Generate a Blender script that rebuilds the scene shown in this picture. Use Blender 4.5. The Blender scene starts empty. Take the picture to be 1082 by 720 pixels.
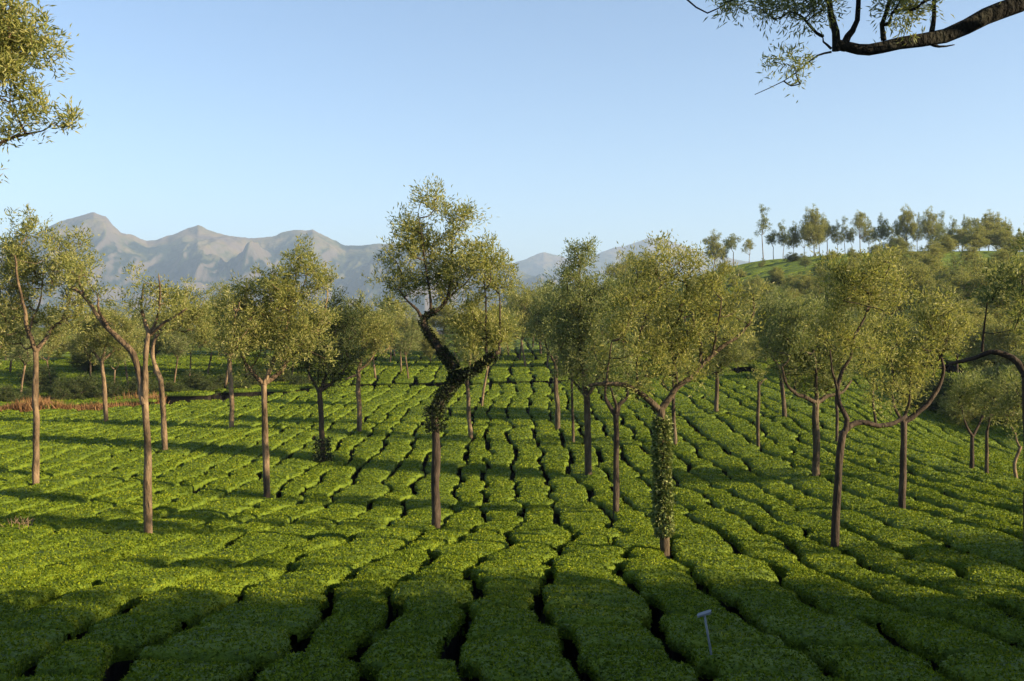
import bpy, math
import numpy as np
from mathutils import Vector

# ------------------------------------------------------------------ camera, sky, sun, exposure
SC = bpy.context.scene
COL = SC.collection
F = 1062.0            # focal length in photo pixels (1082 wide)
CX, HY = 541.0, 340.0  # principal column and horizon row
cd = bpy.data.cameras.new('camera')
cam = bpy.data.objects.new('camera', cd)
COL.objects.link(cam)
cd.sensor_width = 36.0
cd.lens = 36.0 * F / 1082.0
cd.shift_y = -(360 - HY) / 1082.0
cam.rotation_euler = (math.pi / 2, 0, 0)
cam.location = (0, 0, 0)
cd.clip_start = 0.05
cd.clip_end = 30000
SC.camera = cam

SUN_EL, SUN_AZ = 19.5, 109.0
w = bpy.data.worlds.new('World')
SC.world = w
w.use_nodes = True
nt = w.node_tree
bg = nt.nodes['Background']
sky = nt.nodes.new('ShaderNodeTexSky')
sky.sky_type = 'NISHITA'
sky.sun_disc = False
sky.sun_elevation = math.radians(SUN_EL)
sky.sun_rotation = math.radians(SUN_AZ)
sky.altitude = 1500
sky.air_density = 1.0
sky.dust_density = 0.8
sky.ozone_density = 1.8
nt.links.new(sky.outputs[0], bg.inputs[0])
bg.inputs[1].default_value = 0.077

sd = bpy.data.lights.new('sun', 'SUN')
sun = bpy.data.objects.new('sun', sd)
COL.objects.link(sun)
sd.energy = 5.0
sd.angle = math.radians(0.55)
sd.color = (1.0, 0.82, 0.53)
el, az = math.radians(SUN_EL), math.radians(SUN_AZ)
SDIR = Vector((math.cos(el) * math.sin(az), math.cos(el) * math.cos(az), math.sin(el)))
sun.rotation_euler = SDIR.to_track_quat('Z', 'Y').to_euler()

SC.view_settings.view_transform = 'Standard'
SC.view_settings.look = 'None'
SC.view_settings.exposure = 1.6
SC.view_settings.gamma = 1
SC.view_settings.use_curve_mapping = False
SC.render.engine = 'CYCLES'
SC.cycles.use_denoising = True
SC.cycles.max_bounces = 5
SC.cycles.diffuse_bounces = 3
SC.cycles.transmission_bounces = 3
SC.cycles.volume_bounces = 0
SC.cycles.transparent_max_bounces = 4

# ------------------------------------------------------------------ small helpers
def hash2(ix, iy, seed):
    h = (ix.astype(np.int64) * 374761393 + iy.astype(np.int64) * 668265263 + seed * 974634777) & 0xffffffff
    h = ((h ^ (h >> 13)) * 1274126177) & 0xffffffff
    h = (h ^ (h >> 16)) & 0xffffffff
    return h / 4294967295.0

def noise2(x, y, seed=0):
    x = np.asarray(x, float); y = np.asarray(y, float)
    ix = np.floor(x).astype(np.int64); iy = np.floor(y).astype(np.int64)
    fx = x - ix; fy = y - iy
    fx = fx * fx * fx * (fx * (fx * 6 - 15) + 10); fy = fy * fy * fy * (fy * (fy * 6 - 15) + 10)
    a = hash2(ix, iy, seed); b = hash2(ix + 1, iy, seed)
    c = hash2(ix, iy + 1, seed); d = hash2(ix + 1, iy + 1, seed)
    return (a + (b - a) * fx + (c - a) * fy + (a - b - c + d) * fx * fy) * 2 - 1

def fbm(x, y, seed=0, octv=4, gain=0.5):
    s = 0; a = 1; t = 0
    for o in range(octv):
        s = s + a * noise2(x * 2 ** o + 17.3 * o, y * 2 ** o - 9.1 * o, seed + o); t += a; a *= gain
    return s / t

def ridged(x, y, seed=0, octv=4):
    s = 0; a = 1; t = 0
    for o in range(octv):
        s = s + a * (1 - np.abs(noise2(x * 2 ** o + 5.3 * o, y * 2 ** o + 3.7 * o, seed + o))) ; t += a; a *= 0.5
    return s / t

def mesh_np(name, verts, faces, mats, mat_idx=None, smooth=True):
    """faces: (n,4) or (n,3) array, or a list of such arrays"""
    verts = np.asarray(verts, np.float32)
    if not isinstance(faces, list):
        faces = [faces]
    me = bpy.data.meshes.new(name)
    loops = np.concatenate([f.reshape(-1) for f in faces]).astype(np.int32)
    tot = np.concatenate([np.full(len(f), f.shape[1], np.int32) for f in faces])
    start = np.zeros(len(tot), np.int32)
    start[1:] = np.cumsum(tot)[:-1]
    me.vertices.add(len(verts)); me.vertices.foreach_set('co', verts.reshape(-1))
    me.loops.add(len(loops)); me.loops.foreach_set('vertex_index', loops)
    me.polygons.add(len(tot)); me.polygons.foreach_set('loop_start', start)
    me.polygons.foreach_set('loop_total', tot)
    for m in mats:
        me.materials.append(m)
    if mat_idx is not None:
        me.polygons.foreach_set('material_index', np.asarray(mat_idx, np.int32))
    me.polygons.foreach_set('use_smooth', np.full(len(tot), smooth, bool))
    me.update(calc_edges=True)
    return me

def link(name, me, parent=None, loc=(0, 0, 0)):
    o = bpy.data.objects.new(name, me)
    COL.objects.link(o)
    o.location = loc
    if parent is not None:
        o.parent = parent
    return o

def tag(o, label=None, cat=None, group=None, kind=None):
    if label: o['label'] = label
    if cat: o['category'] = cat
    if group: o['group'] = group
    if kind: o['kind'] = kind
    return o

# ------------------------------------------------------------------ materials
def new_mat(name):
    m = bpy.data.materials.new(name); m.use_nodes = True
    n = m.node_tree
    return m, n, n.nodes['Principled BSDF'], n.nodes['Material Output']

def ramp(n, stops):
    r = n.nodes.new('ShaderNodeValToRGB')
    e = r.color_ramp.elements
    e[0].position, e[0].color = stops[0][0], (*stops[0][1], 1)
    e[1].position, e[1].color = stops[-1][0], (*stops[-1][1], 1)
    for p, c in stops[1:-1]:
        x = e.new(p); x.color = (*c, 1)
    return r

def leaf_mat(name, stops, trans=0.35, tint=(1.0, 1.0, 0.6), rough=0.55, patch=0.5, patch_scale=0.35):
    m, n, p, out = new_mat(name)
    g = n.nodes.new('ShaderNodeNewGeometry')
    r = ramp(n, stops)
    no = n.nodes.new('ShaderNodeTexNoise'); no.inputs['Scale'].default_value = patch_scale; no.inputs['Detail'].default_value = 3
    n.links.new(g.outputs['Position'], no.inputs['Vector'])
    ad = n.nodes.new('ShaderNodeMath'); ad.operation = 'MULTIPLY_ADD'
    n.links.new(no.outputs['Fac'], ad.inputs[0]); ad.inputs[1].default_value = patch * 2; ad.inputs[2].default_value = -patch
    su = n.nodes.new('ShaderNodeMath'); su.operation = 'ADD'
    n.links.new(g.outputs['Random Per Island'], su.inputs[0]); n.links.new(ad.outputs[0], su.inputs[1])
    n.links.new(su.outputs[0], r.inputs[0])
    n.links.new(r.outputs[0], p.inputs['Base Color'])
    p.inputs['Roughness'].default_value = rough
    p.inputs['Specular IOR Level'].default_value = 0.15
    t = n.nodes.new('ShaderNodeBsdfTranslucent')
    mx = n.nodes.new('ShaderNodeMix'); mx.data_type = 'RGBA'; mx.blend_type = 'MULTIPLY'; mx.inputs[0].default_value = 1
    n.links.new(r.outputs[0], mx.inputs[6]); mx.inputs[7].default_value = (*tint, 1)
    n.links.new(mx.outputs[2], t.inputs[0])
    ms = n.nodes.new('ShaderNodeMixShader'); ms.inputs[0].default_value = trans
    n.links.new(p.outputs[0], ms.inputs[1]); n.links.new(t.outputs[0], ms.inputs[2])
    n.links.new(ms.outputs[0], out.inputs[0])
    return m

def noise_mat(name, stops, scale=3.0, detail=6, bump=0.3, bump_scale=None, rough=0.9, stretch=None, dist=0.05):
    m, n, p, out = new_mat(name)
    g = n.nodes.new('ShaderNodeNewGeometry')
    vec = g.outputs['Position']
    if stretch:
        mp = n.nodes.new('ShaderNodeMapping'); mp.inputs['Scale'].default_value = stretch
        n.links.new(vec, mp.inputs[0]); vec = mp.outputs[0]
    no = n.nodes.new('ShaderNodeTexNoise'); no.inputs['Scale'].default_value = scale; no.inputs['Detail'].default_value = detail
    no.inputs['Roughness'].default_value = 0.65
    n.links.new(vec, no.inputs['Vector'])
    r = ramp(n, stops)
    n.links.new(no.outputs['Fac'], r.inputs[0]); n.links.new(r.outputs[0], p.inputs['Base Color'])
    p.inputs['Roughness'].default_value = rough
    p.inputs['Specular IOR Level'].default_value = 0.2
    if bump:
        b = n.nodes.new('ShaderNodeBump'); b.inputs['Strength'].default_value = bump; b.inputs['Distance'].default_value = dist
        n2 = n.nodes.new('ShaderNodeTexNoise'); n2.inputs['Scale'].default_value = bump_scale or scale * 2; n2.inputs['Detail'].default_value = 5
        n.links.new(vec, n2.inputs['Vector']); n.links.new(n2.outputs['Fac'], b.inputs['Height'])
        n.links.new(b.outputs[0], p.inputs['Normal'])
    return m

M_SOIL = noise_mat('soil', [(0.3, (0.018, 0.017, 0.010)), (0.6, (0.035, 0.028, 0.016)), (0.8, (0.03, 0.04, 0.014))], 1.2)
M_EARTH = noise_mat('red_earth', [(0.3, (0.13, 0.07, 0.035)), (0.7, (0.24, 0.135, 0.065))], 1.0)
M_TEA = leaf_mat('tea_leaf', [(0.0, (0.038, 0.064, 0.005)), (0.45, (0.102, 0.150, 0.006)), (0.8, (0.165, 0.210, 0.008)), (1.0, (0.24, 0.26, 0.014))], 0.28, (1.0, 1.0, 0.3), 0.65, 0.35, 0.5)
M_TEABODY = noise_mat('tea_body', [(0.3, (0.036, 0.060, 0.005)), (0.5, (0.088, 0.128, 0.006)), (0.7, (0.14, 0.18, 0.008))], 5.0, 6, 0.9, 9.0, 0.7, None, 0.12)
OAK = [(0.0, (0.125, 0.150, 0.042)), (0.45, (0.245, 0.255, 0.070)), (0.8, (0.36, 0.335, 0.10)), (1.0, (0.44, 0.41, 0.21))]
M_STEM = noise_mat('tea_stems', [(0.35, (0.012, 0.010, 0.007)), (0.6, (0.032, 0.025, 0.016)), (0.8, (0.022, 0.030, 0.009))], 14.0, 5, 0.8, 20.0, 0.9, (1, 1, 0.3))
M_OAK = leaf_mat('oak_leaf', OAK, 0.5, (1.0, 1.0, 0.6), 0.5, 0.25, 0.5)
M_OAKGREEN = leaf_mat('oak_leaf_green', [(0.0, (0.092, 0.125, 0.044)), (0.5, (0.19, 0.215, 0.072)), (1.0, (0.31, 0.31, 0.14))], 0.46, (1.0, 1.0, 0.5), 0.5, 0.25, 0.5)
M_OAKDARK = leaf_mat('oak_leaf_dark', [(0.0, (0.028, 0.045, 0.014)), (0.5, (0.06, 0.08, 0.022)), (1.0, (0.11, 0.12, 0.04))], 0.32, (1.0, 1.0, 0.5), 0.5, 0.25, 0.5)
M_IVY = leaf_mat('ivy_leaf', [(0.0, (0.07, 0.10, 0.025)), (0.6, (0.16, 0.19, 0.05)), (1.0, (0.28, 0.28, 0.12))], 0.2, (1, 1, 0.5), 0.45, 0.2, 1.0)
M_IVYDARK = leaf_mat('ivy_dark', [(0.0, (0.012, 0.018, 0.007)), (0.7, (0.03, 0.042, 0.013)), (1.0, (0.06, 0.075, 0.02))], 0.15, (1, 1, 0.5), 0.6, 0.2, 1.0)
M_BARK = noise_mat('bark', [(0.34, (0.035, 0.024, 0.014)), (0.5, (0.125, 0.083, 0.048)), (0.66, (0.25, 0.17, 0.10))], 3.2, 12, 1.0, 16.0, 0.9, (1, 1, 0.35))
M_BARKDARK = noise_mat('bark_dark', [(0.3, (0.022, 0.016, 0.012)), (0.55, (0.055, 0.038, 0.026)), (0.75, (0.11, 0.08, 0.055))], 5.0, 6, 0.8, 14.0, 0.9, (1, 1, 0.35))
M_BARKSHADED = noise_mat('bark_shaded', [(0.34, (0.022, 0.016, 0.010)), (0.52, (0.075, 0.053, 0.032)), (0.68, (0.16, 0.12, 0.072))], 3.2, 12, 1.0, 16.0, 0.9, (1, 1, 0.35))  # bark darkened: the shade on the right-hand trunks is put into its colour
M_BARKBOUGH = noise_mat('bough_bark', [(0.35, (0.007, 0.006, 0.005)), (0.55, (0.018, 0.016, 0.011)), (0.75, (0.05, 0.048, 0.032))], 5.0, 10, 1.0, 22.0, 0.95, (1, 1, 0.6), 0.08)  # bark of the near bough, much darker than the other barks
M_DRY = leaf_mat('dry_grass', [(0.0, (0.12, 0.062, 0.025)), (0.6, (0.24, 0.125, 0.05)), (1.0, (0.35, 0.215, 0.095))], 0.3, (1, 0.8, 0.5), 0.7, 0.2, 0.4)

# ------------------------------------------------------------------ terrain: depth of the tea tops below the eye, by column
COLS = {   # column tan -> [(distance, depth below eye)]
    -0.55: [(0, 2.0), (5, 2.8), (10, 3.4), (17, 4.2), (26, 5.1), (35, 5.3), (50, 5.3), (64, 5.5), (70, 5.7), (78, 5.4), (100, 3.2), (130, 0.9), (150, 0.6), (200, 3.5), (300, 12)],
    -0.40: [(0, 2.0), (5, 2.8), (10, 3.4), (17, 4.2), (26, 5.2), (35, 5.5), (50, 5.5), (65, 5.5), (70, 5.8), (78, 5.3), (100, 3.2), (130, 0.9), (150, 0.6), (200, 3.5), (300, 12)],
    -0.20: [(0, 2.0), (5, 2.8), (10, 3.4), (17, 4.2), (26, 5.3), (35, 5.9), (45, 5.6), (60, 5.2), (75, 4.8), (80, 4.8), (90, 4.2), (120, 2.4), (160, 0.9), (200, 2), (300, 9)],
    0.0: [(0, 2.0), (5, 2.8), (8, 3.2), (10.5, 3.4), (12.6, 3.6), (17.2, 4.2), (26.5, 5.4), (35, 6.0), (40, 5.9), (45, 5.5), (60, 5.0), (75, 4.5), (90, 3.9), (120, 2.6), (160, 1.0), (200, 0), (300, 3)],
    0.112: [(0, 2.0), (5, 2.8), (10, 3.4), (17, 4.2), (26, 5.3), (35, 5.9), (45, 5.4), (60, 4.9), (75, 4.2), (100, 3.0), (140, 1.0), (180, -1.2), (220, -3.5), (300, -1)],
    0.216: [(0, 2.0), (5, 2.8), (10, 3.4), (17, 4.2), (26, 5.2), (35, 5.7), (45, 5.2), (60, 4.6), (75, 3.8), (100, 1.8), (140, -3.2), (180, -9.8), (200, -12), (230, -12.2), (300, -7)],
    0.338: [(0, 2.0), (5, 2.8), (10, 3.5), (17, 4.3), (26, 5.1), (35, 5.3), (45, 5.0), (55, 4.4), (70, 3.6), (90, 1.0), (120, -4), (150, -9), (180, -12.3), (205, -12.8), (250, -12), (300, -9)],
    0.44: [(0, 2.0), (5, 2.8), (10, 3.5), (17, 4.2), (25, 4.8), (35, 5.05), (42, 4.9), (47, 5.8), (55, 7.0), (68, 5.0), (85, 1.5), (120, -4.5), (150, -9.5), (180, -12.6), (205, -12.8), (250, -12), (300, -9)],
    0.55: [(0, 2.0), (5, 2.8), (10, 3.5), (17, 4.2), (25, 4.7), (32, 4.9), (36, 5.6), (45, 7.2), (58, 6.4), (80, 2.6), (100, -0.8), (150, -9.3), (185, -12.6), (205, -12.6), (250, -12), (300, -9)],
}
CU = np.array(sorted(COLS))
LG = np.linspace(0, math.log(301), 160)
DG = np.exp(LG) - 1
_tab = np.array([np.interp(DG, *zip(*COLS[u])) for u in CU])
k = np.ones(7) / 7
_tab = np.array([np.convolve(np.pad(r, 3, mode='edge'), k, 'valid') for r in _tab])
UG = np.linspace(CU[0], CU[-1], 111)
TAB = np.array([np.interp(UG, CU, _tab[:, j]) for j in range(len(LG))]).T
k = np.ones(11) / 11
TAB = np.array([np.convolve(np.pad(TAB[:, j], 5, mode='edge'), k, 'valid') for j in range(len(LG))]).T   # (u, d)

def top_z(x, y):
    """height of the clipped tea tops"""
    x = np.asarray(x, float); y = np.asarray(y, float)
    yy = np.maximum(y, 0.0)
    r = np.minimum(yy, 300)
    u = np.clip(x / np.maximum(yy, 3.0), UG[0], UG[-1])
    fu = (u - UG[0]) / (UG[1] - UG[0]); iu = np.clip(fu.astype(int), 0, len(UG) - 2); fu = fu - iu
    fl = np.log(r + 1) / (LG[1] - LG[0]); il = np.clip(fl.astype(int), 0, len(LG) - 2); fl = fl - il
    h = (TAB[iu, il] * (1 - fu) + TAB[iu + 1, il] * fu) * (1 - fl) + (TAB[iu, il + 1] * (1 - fu) + TAB[iu + 1, il + 1] * fu) * fl
    rr = np.hypot(x, y)
    far = np.clip((rr - 260) / 700, 0, 1); far = far * far * (3 - 2 * far)
    z = -h * (1 - far) - 70 * far
    return z + 0.10 * noise2(x * 0.16, y * 0.16, 5) * np.clip(rr / 10, 0, 1)

BUSH_H = 0.72
def soil_z(x, y):
    return top_z(x, y) - BUSH_H

def depth_at(px, py):
    u = (px - CX) / F
    d = np.linspace(4, 240, 4000)
    z = top_z(u * d, d)
    yp = HY - z / d * F
    i = np.where(yp <= py)[0]
    return float(d[i[0]]) if len(i) else 80.0

# ------------------------------------------------------------------ the ground, one sheet to the horizon
def build_ground():
    a_in = np.radians(np.linspace(-38, 38, 190)); a_out = np.radians(np.linspace(38, 322, 90))[1:-1]
    ang = np.concatenate([a_in, a_out])
    rad = np.concatenate([[0.4], np.exp(np.linspace(math.log(1.5), math.log(12000), 300))])
    A, R = np.meshgrid(ang, rad)
    X = np.sin(A) * R; Y = np.cos(A) * R
    Z = soil_z(X, Y)
    v = np.stack([X, Y, Z], -1).reshape(-1, 3)
    na, nr = len(ang), len(rad)
    i, j = np.meshgrid(np.arange(nr - 1), np.arange(na), indexing='ij')
    jn = (j + 1) % na
    f = np.stack([i * na + j, (i + 1) * na + j, (i + 1) * na + jn, i * na + jn], -1).reshape(-1, 4)[:, ::-1]
    v = np.vstack([v, [[0, 0, soil_z(0.0, 0.0)]]])
    c = len(v) - 1
    jj = np.arange(na)
    tri = np.stack([jj, np.full(na, c), (jj + 1) % na], -1)
    tag(link('ground', mesh_np('ground', v, [f, tri], [M_SOIL])), kind='structure')
build_ground()

# ------------------------------------------------------------------ far mountains
def mountain_mat():
    m, n, p, out = new_mat('mountain_slope')
    g = n.nodes.new('ShaderNodeNewGeometry')
    sp = n.nodes.new('ShaderNodeSeparateXYZ'); n.links.new(g.outputs['Position'], sp.inputs[0])
    no = n.nodes.new('ShaderNodeTexNoise'); no.inputs['Scale'].default_value = 0.004; no.inputs['Detail'].default_value = 9; no.inputs['Roughness'].default_value = 0.62
    n.links.new(g.outputs['Position'], no.inputs['Vector'])
    # forest climbs from below, grass and rock above
    a = n.nodes.new('ShaderNodeMath'); a.operation = 'MULTIPLY_ADD'; a.inputs[1].default_value = 1 / 420.0; a.inputs[2].default_value = -0.25
    n.links.new(sp.outputs['Z'], a.inputs[0])
    b = n.nodes.new('ShaderNodeMath'); b.operation = 'MULTIPLY_ADD'; b.inputs[1].default_value = 2.4; b.inputs[2].default_value = -1.15
    n.links.new(no.outputs['Fac'], b.inputs[0])
    s = n.nodes.new('ShaderNodeMath'); s.operation = 'ADD'; n.links.new(a.outputs[0], s.inputs[0]); n.links.new(b.outputs[0], s.inputs[1])
    r = ramp(n, [(0.15, (0.012, 0.02, 0.011)), (0.36, (0.020, 0.028, 0.014)), (0.52, (0.085, 0.084, 0.036)), (0.75, (0.145, 0.112, 0.060)), (0.95, (0.125, 0.096, 0.076))])
    n.links.new(s.outputs[0], r.inputs[0])
    # bare rock on the steep faces
    sn = n.nodes.new('ShaderNodeSeparateXYZ'); n.links.new(g.outputs['Normal'], sn.inputs[0])
    mr = n.nodes.new('ShaderNodeMapRange'); mr.inputs[1].default_value = 0.80; mr.inputs[2].default_value = 0.62; mr.inputs[3].default_value = 0; mr.inputs[4].default_value = 0.8
    n.links.new(sn.outputs['Z'], mr.inputs[0])
    mx = n.nodes.new('ShaderNodeMix'); mx.data_type = 'RGBA'
    n.links.new(mr.outputs[0], mx.inputs[0]); n.links.new(r.outputs[0], mx.inputs[6]); mx.inputs[7].default_value = (0.11, 0.088, 0.076, 1)
    n.links.new(mx.outputs[2], p.inputs['Base Color'])
    p.inputs['Roughness'].default_value = 1; p.inputs['Specular IOR Level'].default_value = 0
    bp = n.nodes.new('ShaderNodeBump'); bp.inputs['Strength'].default_value = 0.6; bp.inputs['Distance'].default_value = 40
    n2 = n.nodes.new('ShaderNodeTexNoise'); n2.inputs['Scale'].default_value = 0.012; n2.inputs['Detail'].default_value = 8
    n.links.new(g.outputs['Position'], n2.inputs['Vector']); n.links.new(n2.outputs['Fac'], bp.inputs['Height']); n.links.new(bp.outputs[0], p.inputs['Normal'])
    return m
M_MOUNT = mountain_mat()

def build_range(name, ridge, y0, yr, y1, px0, px1, amp, seed, nu=900, nv=280):
    us = np.linspace((px0 - CX) / F, (px1 - CX) / F, nu)
    rp = np.array(ridge, float)
    zr = (HY - np.interp(us * F + CX, rp[:, 0], rp[:, 1])) / F * yr
    t = np.linspace(0, 1, nv)
    T, U = np.meshgrid(t, us, indexing='ij')
    tr = 0.72
    Y = np.where(T < tr, y0 + (yr - y0) * T / tr, yr + (y1 - yr) * (T - tr) / (1 - tr))
    q = np.where(T < tr, T / tr, 1 - (T - tr) / (1 - tr))
    ZR = np.broadcast_to(zr, T.shape)
    X = U * Y
    prof = 0.45 * q + 0.55 * q ** 1.9
    env = np.clip(4 * q * (1 - q), 0, 1) ** 0.8
    Z = -80 + (ZR + 80) * prof
    wx = X + 150 * fbm(X / 700, Y / 700, seed + 40)
    rd = ridged(wx / 620.0, Y / 1500.0, seed, 5) - 0.62
    Z = Z + env * amp * rd * 2.0
    Z = Z + env * amp * 0.30 * (ridged(wx / 170.0, Y / 420.0, seed + 9, 4) - 0.6)
    Z = Z + np.clip(env, 0.25, 1) * amp * 0.13 * (ridged(wx / 62.0, Y / 140.0, seed + 19, 4) - 0.6)
    Z = Z + q ** 3 * 9 * fbm(X / 70, Y / 90, seed + 3, 4)
    v = np.stack([X, Y, Z], -1).reshape(-1, 3)
    i, j = np.meshgrid(np.arange(nv - 1), np.arange(nu - 1), indexing='ij')
    f = np.stack([i * nu + j, i * nu + j + 1, (i + 1) * nu + j + 1, (i + 1) * nu + j], -1).reshape(-1, 4)
    return tag(link(name, mesh_np(name, v, f, [M_MOUNT])), kind='structure')

build_range('mountains', [(-500, 300), (-300, 270), (-150, 285), (-40, 268), (0, 258), (20, 252), (45, 243), (62, 233), (78, 229), (99, 224), (112, 230), (120, 240), (128, 247), (155, 257),
    (175, 251), (194, 243), (209, 238), (229, 247), (248, 251), (279, 252), (295, 248), (310, 244), (330, 241), (345, 249), (365, 260), (384, 260), (400, 258), (430, 262), (460, 268), (500, 274), (530, 280), (560, 290), (620, 310), (700, 335)],
    2300, 4200, 5600, -500, 700, 215, 3)
build_range('hills', [(300, 330), (400, 310), (470, 292), (520, 281), (540, 278), (556, 274), (575, 266), (592, 270), (606, 276), (629, 269), (648, 262), (661, 260), (684, 251), (702, 253), (730, 262), (780, 275), (850, 282), (950, 290), (1100, 296), (1500, 310)],
    4300, 6200, 7600, 300, 1500, 130, 21)

# ------------------------------------------------------------------ leaves
def leaves_np(rng, pos, dirs, length, width, n_ref=None):
    """kite-shaped leaves: pos (n,3), dirs (n,3) unit; returns verts, faces"""
    n = len(pos)
    r = rng.normal(size=(n, 3))
    side = np.cross(dirs, r); side /= np.linalg.norm(side, axis=1, keepdims=True) + 1e-9
    nor = np.cross(side, dirs)
    L = (length * rng.uniform(0.65, 1.3, n))[:, None]; W = (width * rng.uniform(0.7, 1.3, n))[:, None] * 0.5
    a = pos; c = pos + dirs * L - nor * L * 0.12
    m = pos + dirs * L * 0.45 + nor * L * 0.05
    v = np.stack([a, m + side * W, c, m - side * W], 1).reshape(-1, 3)
    f = np.arange(4 * n).reshape(-1, 4)
    return v, f

def unit(a):
    return a / (np.linalg.norm(a, axis=-1, keepdims=True) + 1e-9)

def scatter(rng, v, f, n):
    """n points with normals on quads"""
    p0, p1, p2, p3 = (v[f[:, i]] for i in range(4))
    cr = np.cross(p2 - p0, p3 - p1)
    ar = np.linalg.norm(cr, axis=1)
    idx = rng.choice(len(f), n, p=ar / ar.sum())
    s = rng.random((n, 1)); t = rng.random((n, 1))
    p = (p0[idx] * (1 - s) + p1[idx] * s) * (1 - t) + (p3[idx] * (1 - s) + p2[idx] * s) * t
    return p, unit(cr[idx])

# ------------------------------------------------------------------ tea
def nodes1d(n, q0):
    """a clipped canopy slab overhanging its bare woody legs; q0 = how far the gap at an end is grown shut"""
    if q0 > 0.7:
        p, q = [-0.97, -0.985, -1.0, -0.985, -0.92], [q0, q0, q0, max(q0, 0.9), 0.97]
    elif q0 > 0:
        p, q = [-0.92, -0.94, -1.0, -0.985, -0.93], [q0, max(q0, 0.7), max(q0, 0.76), 0.90, 0.97]
    else:
        p, q = [-0.87, -0.87, -1.0, -0.99, -0.94], [0.0, 0.70, 0.76, 0.92, 0.98]
    m = np.linspace(-0.76, 0.76, n)
    return np.concatenate([p, m, -np.array(p[::-1])]), np.concatenate([q, np.ones(n), q[::-1]])

def bush(rng, lo, hi, b0, b1, frame, n_a, n_b, seed, q_end, gap_end, tall=1.0):
    """one clipped bush: lo(b), hi(b) are its edges across the row, b0..b1 its ends along it"""
    (ox, oy, ca, sa) = frame
    pa, qa = nodes1d(n_a, 0.0)
    pb, qb = nodes1d(n_b, q_end)
    P, Q = np.meshgrid(pa, pb, indexing='ij')
    H = np.minimum(*np.meshgrid(qa, qb, indexing='ij'))
    rnd = 0.09
    S = P * (1 - rnd * (np.abs(Q) ** 4) * 0.5); T = Q * (1 - rnd * (np.abs(P) ** 4) * 0.35)
    b = (b0 + b1) / 2 + T * ((b1 - b0) / 2 - gap_end)
    l, h = lo(b), hi(b)
    a = (l + h) / 2 + S * ((h - l) / 2)
    x = ox + a * ca - b * sa; y = oy + a * sa + b * ca
    hh = BUSH_H * rng.uniform(0.975, 1.02) * tall
    tilt = rng.normal(0, 0.012, 2)
    x = x + 0.035 * noise2(x * 3.1, y * 3.1, seed) ; y = y + 0.035 * noise2(x * 3.1, y * 3.1, seed + 7)
    z = soil_z(x, y) - 0.05 + H * (hh + 0.05 + 0.035 * (1 - P * P) * (1 - 0.4 * Q * Q) + tilt[0] * P + tilt[1] * Q
        + 0.026 * noise2(x * 2.3, y * 2.3, seed + 1) + 0.022 * noise2(x * 6.5, y * 6.5, seed + 2))
    v = np.stack([x, y, z], -1).reshape(-1, 3)
    na, nb = P.shape
    i, j = np.meshgrid(np.arange(na - 1), np.arange(nb - 1), indexing='ij')
    f = np.stack([i * nb + j, (i + 1) * nb + j, (i + 1) * nb + j + 1, i * nb + j + 1], -1).reshape(-1, 4)
    wood = (i < 2) | (i >= na - 3)
    if q_end < 0.55: wood = wood | (j < 2) | (j >= nb - 3)
    wood = wood.reshape(-1)
    return v, np.vstack([f[~wood], f[wood]]), int((~wood).sum())

def leafed(rng, v, f, dist, area, dens=1.0):
    k = max(1.0, (dist / 17.0) ** 0.55)
    n = int(area * 1450 * dens / (k * k) * min(1.0, (30.0 / dist) ** 0.7)) + 4
    p, nr = scatter(rng, v, f, n)
    ok = nr[:, 2] > (0.55 if dist > 26 else -1.0)
    p, nr = p[ok], nr[ok]; n = len(p)
    d = unit(nr * (0.45 if dist < 20 else 0.2) + rng.normal(size=(n, 3)) * 0.60)
    return leaves_np(rng, p - d * 0.02, d, 0.050 * k, 0.025 * k)

near_list, far_v, far_f, far_m = [], [], [], []
far_count = [0]
def far_add(v, f, mi):
    far_v.append(v); far_f.append(f + far_count[0]); far_m.append(np.zeros(len(f)) + mi); far_count[0] += len(v)

def in_view(x, y, margin=0.06):
    return y > 4.5 and abs(x / y) < 0.51 + margin + (0.1 if y < 16 else 0)

def patch(seed, frame, W, a_rng, b_rng, len_rng, mask, wob=0.17, gap=0.115, tall=1.0):
    rng = np.random.default_rng(seed)
    (ox, oy, ca, sa) = frame
    i0, i1 = int(a_rng[0] / W), int(a_rng[1] / W)
    jit = rng.uniform(-0.17, 0.17, i1 - i0 + 2) * W
    def edge(i):
        def e(b):
            return i * W + jit[i - i0] + wob * noise2(np.asarray(b) * 0.55, np.full(np.shape(b), i * 3.7), seed) + 0.6 * noise2(np.asarray(b) * 0.07, np.full(np.shape(b), i * 0.15), seed + 1) \
                + 0.07 * noise2(np.asarray(b) * 1.6, np.full(np.shape(b), i * 2.3), seed + 4) + 0.09 * np.sign(noise2(np.asarray(b) * 0.8, np.full(np.shape(b), i * 1.9), seed + 2))
        return e
    for i in range(i0, i1):
        e0, e1 = edge(i), edge(i + 1)
        b = b_rng[0] + rng.uniform(-1, 0)
        while b < b_rng[1]:
            L = rng.uniform(*len_rng); nb = b + L
            bm = b + L / 2
            am = float((e0(bm) + e1(bm)) / 2)
            x = ox + am * ca - bm * sa; y = oy + am * sa + bm * ca
            b_cur, b = b, nb
            if not mask(x, y):
                continue
            d = math.hypot(x, y)
            dd = max(0.0, (d - 25) / 60) 
            n = 9 if d < 22 else 6 if d < 45 else 4 if d < 90 else 2
            g0 = gap * rng.uniform(0.7, 1.25); g1 = gap * rng.uniform(0.7, 1.25)
            deep = rng.random()
            q_end = 0.0 if deep < 0.20 else 0.55 if deep < 0.58 else 0.88
            ge = 0.055 if q_end == 0 else 0.06 if q_end < 0.6 else 0.0
            v, f, nl = bush(rng, lambda t: e0(t) + g0, lambda t: e1(t) - g1, b_cur, nb, frame, n, n + 3, seed + 11, q_end, ge, tall)
            yield x, y, d, L * W, v, f, nl

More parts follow.
